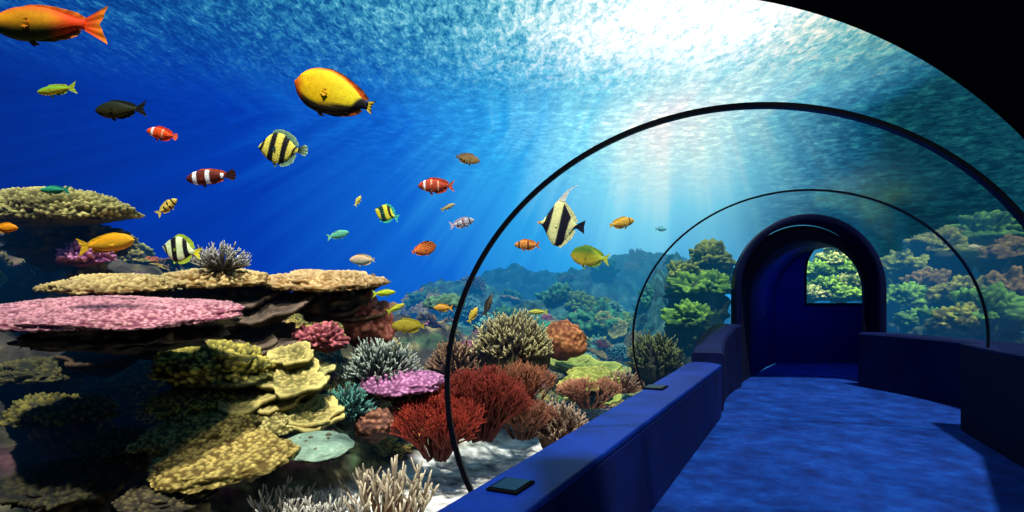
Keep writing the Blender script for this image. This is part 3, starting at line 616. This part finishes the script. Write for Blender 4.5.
fish("tropical_fish", "small amber fish", 5, 228, 26, 4.8, 'oval', 1, 0, solid(srgb(240, 150, 20)), srgb(240, 160, 20), srgb(240, 160, 20))
fish("tropical_fish", "teal green slender fish", 55, 190, 30, 5.1, 'slim', -1, 0, solid(srgb(40, 150, 110)), srgb(40, 140, 110), srgb(40, 140, 110))
fish("tropical_fish", "round brown spotted fish", 468, 159, 25, 5.2, 'oval', 1, -12, solid(srgb(120, 95, 60), srgb(180, 150, 90)), srgb(130, 100, 60), srgb(110, 90, 60), tail='small', BL=.9)
fish("tropical_fish", "red brown fish with pale bars", 436, 186, 37, 5.2, 'oval', -1, 0, stripes(srgb(165, 60, 38), [(.2, .26, WHT), (.42, .47, srgb(230, 160, 120)), (.64, .69, srgb(230, 160, 120))]), srgb(175, 60, 35), srgb(190, 80, 40), BL=.85)
fish("angelfish", "small yellow and black angelfish", 387, 214, 26, 5.2, 'disc', -1, 20, stripes(srgb(220, 215, 60), [(.25, .5, srgb(15, 60, 60)), (.72, .9, BLK)], .25), srgb(60, 180, 150), srgb(70, 180, 160))
fish("tropical_fish", "pale mint green fish", 338, 235, 23, 5.4, 'plump', 1, 14, solid(srgb(100, 200, 160)), srgb(130, 215, 170), srgb(130, 215, 170))
fish("tropical_fish", "orange brown round fish", 424, 249, 26, 5.4, 'surgeon', 1, 16, solid(srgb(215, 115, 50), srgb(180, 95, 45)), srgb(210, 105, 40), srgb(200, 100, 40), tail='small', BL=.9, df=.6)
fish("tropical_fish", "white fish with grey spots", 462, 223, 26, 5.6, 'oval', 1, 14, stripes(srgb(205, 205, 215), [(.2, .28, srgb(110, 90, 110)), (.5, .6, srgb(150, 110, 110)), (.8, .86, srgb(110, 90, 110))]), srgb(180, 170, 190), srgb(190, 180, 200))
fish("tropical_fish", "beige rounded fish", 362, 260, 26, 5.8, 'oval', -1, 0, solid(srgb(205, 170, 130), srgb(160, 180, 160)), srgb(180, 170, 130), srgb(170, 170, 140), BL=.9, tail='small')
fish("moorish_idol", "black white and yellow moorish idol with trailing dorsal filament", 563, 225, 47, 5.2, 'tall', -1, 6, stripes(srgb(250, 245, 165), [(.10, .28, BLK), (.52, .76, BLK), (.93, 1.1, BLK)], -.07), srgb(235, 230, 160), BLK, fil=True, tail='flat')
fish("tropical_fish", "yellow green fish with orange belly", 590, 257, 40, 6.0, 'surgeon', -1, 8, solid(srgb(70, 115, 25), srgb(220, 190, 40), srgb(200, 205, 50)), srgb(130, 160, 40), srgb(190, 200, 50), BL=.85)
fish("tropical_fish", "orange fish with dark bars", 527, 245, 26, 5.6, 'oval', -1, 0, stripes(srgb(225, 145, 60), [(.2, .26, BLK), (.6, .68, srgb(120, 60, 30))]), srgb(220, 130, 40), srgb(200, 110, 40), BL=.85)
fish("tropical_fish", "golden yellow fish", 622, 223, 26, 7.0, 'oval', 1, 12, stripes(srgb(235, 180, 60), [(.2, .26, srgb(120, 90, 30))]), srgb(235, 180, 50), srgb(230, 180, 50), BL=.88, tail='small')
fish("tropical_fish", "tiny yellow fish", 358, 201, 12, 5.6, 'oval', 1, 60, solid(srgb(210, 200, 90)), srgb(210, 200, 90), srgb(210, 200, 90), eye=False)
fish("tropical_fish", "tiny olive fish", 448, 207, 16, 5.6, 'slim', 1, 25, solid(srgb(170, 160, 110)), srgb(150, 140, 90), srgb(150, 140, 90), eye=False)
fish("tropical_fish", "tiny cyan fish", 661, 229, 12, 9.0, 'oval', 1, 0, solid(srgb(120, 210, 220)), srgb(120, 200, 210), srgb(120, 200, 210), eye=False)
fish("tropical_fish", "olive yellow fish", 408, 326, 34, 6.2, 'oval', -1, 0, solid(srgb(140, 130, 30), srgb(190, 170, 60)), srgb(160, 150, 40), srgb(160, 150, 40), BL=.88, tail='small')
fish("tropical_fish", "small lime fish", 384, 293, 24, 6.0, 'slim', 1, 5, solid(srgb(170, 190, 40)), srgb(170, 190, 50), srgb(170, 190, 50))
fish("tropical_fish", "small lime fish", 396, 308, 20, 6.2, 'slim', 1, 25, solid(srgb(190, 190, 60)), srgb(170, 190, 50), srgb(170, 190, 50), eye=False)
fish("tropical_fish", "small amber fish", 443, 308, 20, 7.2, 'oval', -1, 0, solid(srgb(210, 155, 60)), srgb(210, 150, 50), srgb(210, 150, 50), eye=False)
fish("tropical_fish", "small dark striped fish", 488, 305, 24, 7.2, 'slim', 1, 70, solid(srgb(40, 40, 40), srgb(120, 110, 90)), srgb(60, 60, 50), srgb(60, 60, 50), eye=False)
fish("tropical_fish", "small yellow fish", 473, 315, 18, 7.2, 'oval', 1, 60, solid(srgb(220, 190, 70)), srgb(210, 180, 60), srgb(210, 180, 60), eye=False)
fish("tropical_fish", "small pale striped fish", 975, 247, 14, 9.5, 'oval', -1, 0, solid(srgb(230, 215, 150)), srgb(220, 200, 140), srgb(220, 200, 140), eye=False)
fish("tropical_fish", "small yellow fish", 538, 312, 20, 7.6, 'slim', -1, 0, solid(srgb(200, 200, 80)), srgb(200, 200, 80), srgb(200, 200, 80), eye=False)

# ---------------- tunnel ----------------
def carpet(name, stops, scale, rough=.8, bump=.3, sc2=120., det=6.):
    m, nt, out = new_mat(name); ge = N(nt, 'ShaderNodeNewGeometry')
    a = N(nt, 'ShaderNodeTexNoise', i_Scale=scale, i_Detail=det, i_Roughness=.72); L(nt, ge.outputs['Position'], a.inputs['Vector'])
    r = ramp(nt, stops); L(nt, a.outputs[0], r.inputs[0])
    b = N(nt, 'ShaderNodeBsdfPrincipled', i_Roughness=rough); b.inputs['Specular IOR Level'].default_value = .15; L(nt, r.outputs[0], b.inputs['Base Color'])
    f = N(nt, 'ShaderNodeTexNoise', i_Scale=sc2, i_Detail=3.0); L(nt, ge.outputs['Position'], f.inputs['Vector'])
    bp = N(nt, 'ShaderNodeBump', i_Strength=bump, i_Distance=.01); L(nt, f.outputs[0], bp.inputs['Height']); L(nt, bp.outputs[0], b.inputs['Normal'])
    L(nt, b.outputs[0], out.inputs[0]); return m
M_FLOOR = carpet("blue_carpet", [(.34, (.0008, .012, .10)), (.5, (.0016, .028, .20)), (.68, (.004, .06, .33))], 3.2, .95, .8, 50., 12.)
M_WALLB = carpet("blue_paint", [(.3, (.001, .010, .13)), (.7, (.002, .026, .28))], 3.5, .5, .2)
M_FACE = carpet("deep_blue_paint", [(.3, (.0004, .003, .045)), (.7, (.001, .010, .13))], 2.0, .7, .2)
M_DARK = carpet("navy_paint", [(.3, (.0005, .0025, .03)), (.7, (.0008, .006, .065))], 3.5, .7, .2)
M_NAVY = carpet("black_navy_paint", [(.3, (.0003, .0012, .012)), (.7, (.0005, .003, .03))], 3.5, .8, .2)
M_ROOM = carpet("room_blue", [(.3, (.0006, .006, .08)), (.7, (.001, .012, .14))], 1.5, .7, .1)
def plain(name, c, rough=.3, metal=0):
    m, nt, out = new_mat(name); b = N(nt, 'ShaderNodeBsdfPrincipled', i_Roughness=rough, i_Metallic=metal)
    nn = N(nt, 'ShaderNodeTexNoise', i_Scale=20.0); r = ramp(nt, [(0, tuple(x*.85 for x in c)), (1, c)]); L(nt, nn.outputs[0], r.inputs[0]); L(nt, r.outputs[0], b.inputs['Base Color'])
    L(nt, b.outputs[0], out.inputs[0]); return m
M_BLACK = plain("black_metal", (.003, .004, .007), .3); M_MATTE = plain("matte_black", (.0015, .002, .003), .9); M_MATTE.node_tree.nodes['Principled BSDF'].inputs['Specular IOR Level'].default_value = .05
M_BLACK.node_tree.nodes['Principled BSDF'].inputs['Specular IOR Level'].default_value = .25
M_PORTAL = plain("portal_navy", (.001, .003, .03), .5); M_PORTAL.node_tree.nodes['Principled BSDF'].inputs['Specular IOR Level'].default_value = .12
M_STEEL = plain("brushed_steel", (.5, .55, .6), .3, 1)
def prism(name, poly, z0, z1, mat, ztop=None, **kw):
    n = len(poly); V = [(x, y, z0) for x, y in poly]+[(x, y, ztop[i] if ztop else z1) for i, (x, y) in enumerate(poly)]
    Fc = [tuple(range(n))[::-1], tuple(range(n, 2*n))]+[(i, (i+1) % n, n+(i+1) % n, n+i) for i in range(n)]
    o = mk(name, V, Fc, mat, smooth=False, **kw)
    bm = bmesh.new(); bm.from_mesh(o.data); bmesh.ops.recalc_face_normals(bm, faces=bm.faces); bm.to_mesh(o.data); bm.free()
    return o
def bevel(o, w=.015):
    b = o.modifiers.new("bevel", 'BEVEL'); b.width = w; b.segments = 3
prism("floor", [(-2.2, -1.2), (2.6, -1.2), (3.3, 3.2), (4.9, 5.36), (5.5, 6.92), (6.4, 8.3), (6.6, 10.9), (3.7, 10.9), (2.6, 8.0), (0, 2.35)], -.2, 0, M_FLOOR, label="mottled blue carpet walkway", kind="structure")
def inL(y): return .05+(y-2.35)*.4938
def outL(y): return -.27+(y-2.43)*.472
def parapet(poly, h, label, capmat, bodymat):
    o = prism("parapet", poly, 0, h-.045, bodymat, label=label, cat="low wall"); bevel(o, .01)
    c = prism("coping", poly, h-.045, h, capmat, parent=o, label="blue capping strip"); bevel(c, .014)
parapet([(outL(1.3), 1.3), (inL(1.3), 1.3), (inL(7.7), 7.7), (inL(7.7)-.02, 7.9), (inL(7.7)-.1, 8.02), (outL(8.0)+.1, 8.06), (outL(7.95), 7.95)], .67, "long low blue parapet along the walkway and reef", M_WALLB, M_FACE)
def curved_wall(inner, width, z_top, label, mat, side=-1):
    V, Fc = [], []; n = len(inner)
    for k, (x, y) in enumerate(inner):
        a = Vector(inner[max(k-1, 0)]); b = Vector(inner[min(k+1, n-1)]); t = (b-a).normalized(); nrm = Vector((-t.y, t.x))*(-side)
        ox, oy = x+nrm.x*width, y+nrm.y*width; z = z_top[k]
        V += [(x, y, 0), (x, y, z-.03), (x+nrm.x*.03, y+nrm.y*.03, z), (ox-nrm.x*.03, oy-nrm.y*.03, z), (ox, oy, z-.03), (ox, oy, 0)]
    for k in range(n-1):
        for s in range(6): a = k*6+s; b = k*6+(s+1) % 6; Fc.append((a, b, b+6, a+6))
    Fc += [tuple(range(6))[::-1], tuple((n-1)*6+s for s in range(6))]
    o = mk("parapet", V, Fc, mat, smooth=False, label=label, cat="low wall")
    bm = bmesh.new(); bm.from_mesh(o.data); bmesh.ops.recalc_face_normals(bm, faces=bm.faces); bm.to_mesh(o.data); bm.free()
pts = []; zt = []
for k in range(15):
    u = k/14; x = 2.86+(3.98-2.86)*u+.10*math.sin(math.pi*u)*-1; y = 8.1+2.3*u
    pts.append((x, y)); zt.append(.78+.30*ss(0, 1, u))
curved_wall(pts, .42, zt, "dark navy parapet rising and curving into the portal", M_DARK, side=-1)
parapet([(2.9, 3.0), (4.57, 5.36), (5.17, 6.92), (5.75, 6.75), (5.15, 5.1), (3.5, 2.8)], 1.0, "tall dark navy parapet with angled corner", M_DARK, M_NAVY)
pts = []; zt = []
for k in range(17):
    u = k/16; pts.append((6.0+.22*math.sin(math.pi*u*.95)+.05*u, 10.4-3.2*u)); zt.append(.94-.02*u)
curved_wall(pts, .5, zt, "dark navy parapet curving along the walkway to the portal", M_DARK, side=-1)
for py, px in ((487, 511), (388, 655)):
    Y = .83*F/(py-HY); x = (px-512)/F*Y; s = .075 if Y < 3 else .1
    d = Vector((.443, .896, 0)); r = Vector((.896, -.443, 0)); c = Vector((x, Y, .672))
    base = prism("floor_lamp", [tuple((c+d*a*s*1.3+r*b*s)[:2]) for a, b in ((-1, -1), (-1, 1), (1, 1), (1, -1))], .671, .682, M_MATTE, label="flat black rectangular uplight on the parapet top", cat="light fixture"); bevel(base, .004)
    prism("grille", [tuple((c+d*a*s*1.05+r*b*s*.78)[:2]) for a, b in ((-1, -1), (-1, 1), (1, 1), (1, -1))], .6825, .686, M_BLACK, parent=base)
RINGS = [(1.355, 3.2, 1.70, 1.49, 1.047, -23, 206, .0135, .02), (3.135, 6.3, 1.865, 1.555, 1.10, -4, 199, .010, .012)]
def ring(cx, Y, a, b, cz, t0, t1, hw, hd, label):
    V, Fc = [], []; n = 140
    for i in range(n+1):
        t = math.radians(t0+(t1-t0)*i/n); nrm = Vector((math.cos(t)/a, 0, math.sin(t)/b)).normalized(); c = Vector((cx+a*math.cos(t), Y, cz+b*math.sin(t)))
        for s, q in ((-1, -1), (1, -1), (1, 1), (-1, 1)): V.append(c+nrm*hw*s+Vector((0, hd*q, 0)))
    for i in range(n):
        for k in range(4): Fc.append((i*4+k, i*4+(k+1) % 4, (i+1)*4+(k+1) % 4, (i+1)*4+k))
    Fc += [(0, 1, 2, 3), (n*4, n*4+3, n*4+2, n*4+1)]
    return mk("tunnel_ring", V, Fc, M_BLACK, smooth=False, label=label, cat="arch")
ring(*RINGS[0], "large black metal hoop standing on the parapet")
ring(*RINGS[1], "smaller black metal hoop further along the tunnel")
# acrylic vault
m, nt, out = new_mat("acrylic")
tr = N(nt, 'ShaderNodeBsdfTransparent'); tr.inputs[0].default_value = (.90, .95, .95, 1)
gl = N(nt, 'ShaderNodeBsdfGlossy', i_Roughness=.12)
fr = N(nt, 'ShaderNodeFresnel', i_IOR=1.10); x = N(nt, 'ShaderNodeMixShader'); L(nt, fr.outputs[0], x.inputs[0]); L(nt, tr.outputs[0], x.inputs[1]); L(nt, gl.outputs[0], x.inputs[2]); L(nt, x.outputs[0], out.inputs[0])
secs = [(1.355, 3.2, 1.70, 1.49, 1.047), (3.135, 6.3, 1.865, 1.555, 1.10), (5.2, 10.55, 1.40, 1.35, 1.6)]
for (A, B_), lb in zip(zip(secs, secs[1:]), ("clear curved acrylic tunnel panel between the hoops", "clear curved acrylic tunnel panel leading to the portal")):
    V, Fc = [], []; n, mseg = 64, 6
    for j in range(mseg+1):
        u = j/mseg; S = [A[k]*(1-u)+B_[k]*u for k in range(5)]
        for i in range(n+1):
            t = math.radians(-2+202*i/n); V.append((S[0]+S[2]*math.cos(t), S[1], S[4]+S[3]*math.sin(t)))
    for j in range(mseg):
        for i in range(n): a = j*(n+1)+i; Fc.append((a, a+1, a+n+2, a+n+1))
    mk("acrylic_panel", V, Fc, m, label=lb, cat="glass panel")
# black vault overhead
V, Fc = [], []; n = 60; cx, cz, r0, r1 = .489, .951, 1.47, 2.9
for i in range(n+1):
    t = math.radians(-30+125*i/n)
    for Yv in (1.8, .2):
        for r in (r0, r1): V.append((cx+r*math.cos(t), Yv, cz+r*math.sin(t)))
for i in range(n):
    a = i*4; b = a+4
    Fc += [(a, a+1, b+1, b), (a+2, b+2, b+3, a+3), (a, b, b+2, a+2), (a+1, a+3, b+3, b+1)]
Fc += [(0, 2, 3, 1), (n*4, n*4+1, n*4+3, n*4+2)]
mk("ceiling", V, Fc, M_MATTE, smooth=False, label="black curved entrance vault over the walkway", kind="structure")

# portal
def arch_pts(cx, hw, spring, n=40, z0=0.0, rise=None):
    rise = rise or hw; p = [(cx+hw, z0)]
    for i in range(n+1):
        t = math.pi*i/n; p.append((cx+hw*math.cos(t), spring+rise*math.sin(t)))
    p.append((cx-hw, z0)); return p
def arch_loft(name, stations, mat, thick=.06, bev=0, **kw):
    V, Fc = [], []; prof = [arch_pts(cx, hw, sp_, rise=ri) for (_, cx, hw, sp_, ri) in stations]; n = len(prof[0])
    for lay in (0, 1):
        for (y, cx, hw, sp_, ri), p in zip(stations, prof):
            q = arch_pts(cx, hw+thick*lay, sp_, rise=ri+thick*lay); V += [(a, y, b) for a, b in q]
    S = len(stations)
    for lay in (0, 1):
        o_ = lay*S*n
        for j in range(S-1):
            for k in range(n-1): a = o_+j*n+k; Fc.append((a, a+1, a+n+1, a+n))
    for j in (0, S-1):
        for k in range(n-1): a = j*n+k; b = S*n+a; Fc.append((a, a+1, b+1, b))
    o = mk(name, V, Fc, mat, smooth=False, **kw)
    bm = bmesh.new(); bm.from_mesh(o.data); bmesh.ops.recalc_face_normals(bm, faces=bm.faces); bm.to_mesh(o.data); bm.free()
    if bev: bevel(o, bev)
    return o
arch_loft("door_1", [(10.42, 5.2, 1.20, 1.68, 1.20), (10.8, 5.22, 1.16, 1.68, 1.16)], M_PORTAL, thick=.13, bev=.05, label="thick rounded black navy arched portal frame", kind="structure")
arch_loft("trim_1", [(10.8, 5.24, 1.10, 1.66, 1.10), (11.2, 5.44, 1.09, 1.62, 1.09), (11.7, 5.76, 1.10, 1.58, 1.08)], M_NAVY, thick=.08, label="black arched passage lining behind the portal frame", kind="structure")
arch_loft("wall_chamber", [(11.7, 5.80, 1.14, 1.56, 1.10), (12.5, 6.4, 1.25, 1.52, 1.18), (13.4, 7.0, 1.32, 1.48, 1.24), (14.2, 7.6, 1.36, 1.45, 1.3)], M_ROOM, thick=.06, label="vaulted dark blue chamber lining beyond the portal", kind="structure")
prism("floor", [(3.95, 10.9), (6.55, 10.9), (6.9, 11.7), (8.95, 14.2), (6.25, 14.2), (4.62, 11.7)], -.2, 0, M_FLOOR, label="blue carpet floor of the far chamber", kind="structure")
Yw = 14.2
def wp(px, py): q = P(px, py, Yw); return (q.x, q.z)
hole = [wp(806, 303)]
for k in range(0, 21):
    t = math.pi-math.pi*k/20; hole.append(wp(839+33*math.cos(t), 272-34*math.sin(t)))
hole += [wp(872, 303)]
oc = arch_pts(7.6, 1.37, 1.45, rise=1.31)
bm = bmesh.new()
for poly in (oc, hole):
    vv = [bm.verts.new((x, Yw, z)) for x, z in poly]
    for k in range(len(vv)): bm.edges.new((vv[k], vv[(k+1) % len(vv)]))
bmesh.ops.triangle_fill(bm, use_beauty=True, edges=bm.edges[:])
me = bpy.data.meshes.new("wall_far"); bm.to_mesh(me); bm.free(); me.materials.append(M_ROOM)
o = bpy.data.objects.new("wall_far", me); col.objects.link(o); o['label'] = "blue chamber wall with arched viewing window"; o['kind'] = "structure"
sm_ = o.modifiers.new("s", 'SOLIDIFY'); sm_.thickness = .08
V, Fc = [], []; n = len(hole); cxh = sum(h[0] for h in hole)/n; czh = sum(h[1] for h in hole)/n
for (x, z) in hole:
    d = Vector((x-cxh, z-czh)).normalized()*.045
    for yy in (Yw-.04, Yw+.1): V += [(x, yy, z), (x+d.x, yy, z+d.y)]
for k in range(n):
    a = k*4; b = ((k+1) % n)*4
    Fc += [(a, b, b+1, a+1), (a, a+2, b+2, b), (a+1, b+1, b+3, a+3)]
mk("window_1", V, Fc, M_BLACK, smooth=False, label="dark arched viewing window frame", kind="structure")
hp = Vector((5.22, 12.6, 1.2))
V, Fc, C = [], [], []
tube(V, Fc, C, [hp+Vector((.0, 0, -.09)), hp+Vector((.08, -.04, -.07)), hp+Vector((.08, -.04, .07)), hp+Vector((.0, 0, .09))], [.015]*4, [WHT]*4, 8)
mk("pull_handle", V, Fc, M_STEEL, label="small steel pull handle on the blue chamber wall", cat="handle")

# ---------------- lights ----------------
def light(name, typ, loc, energy, color, target=None, **kw):
    d = bpy.data.lights.new(name, typ); d.energy = energy; d.color = color
    for k, v in kw.items(): setattr(d, k, v)
    o = bpy.data.objects.new(name, d); col.objects.link(o); o.location = loc
    if target is not None: o.rotation_euler = (Vector(target)-Vector(loc)).to_track_quat('-Z', 'Y').to_euler()
    return o
light("sun", 'SUN', (0, -4, 12), 6.6, (1, .97, .88), (-.6, 1.2, 0), angle=.06)
light("tunnel_fill", 'SPOT', (1.6, .6, 2.4), 260, (.08, .3, 1), (3.9, 6.8, 0), spot_size=.62, spot_blend=1.0, shadow_soft_size=.15)  # added out-of-view spot, brightens the middle of the walkway
light("chamber_fill", 'AREA', (6.3, 12.4, 2.55), 22, (.05, .2, 1), (6.8, 13.2, 0), size=.5)  # added light hidden above the opening, to show the chamber
light("reef_fill", 'SPOT', (-.4, 2.2, 6.5), 640, (1, .93, .8), (-1.3, 6.1, 0.3), spot_size=1.05, spot_blend=.9, shadow_soft_size=.3)  # unseen extra spot added to brighten the near reef
light("far_reef_fill", 'SPOT', (9.5, 8.5, 7.0), 1000, (.9, 1, .7), (10.2, 12.0, 1.5), spot_size=1.5, spot_blend=.8, shadow_soft_size=.3)  # extra spot added out of sight for the right-hand reef
light("window_reef_fill", 'SPOT', (8.6, 14.6, 6.5), 1100, (1, 1, .8), (8.8, 15.6, 2.2), spot_size=1.0, shadow_soft_size=.2)  # unseen spot added to make the corals behind the window glow brighter
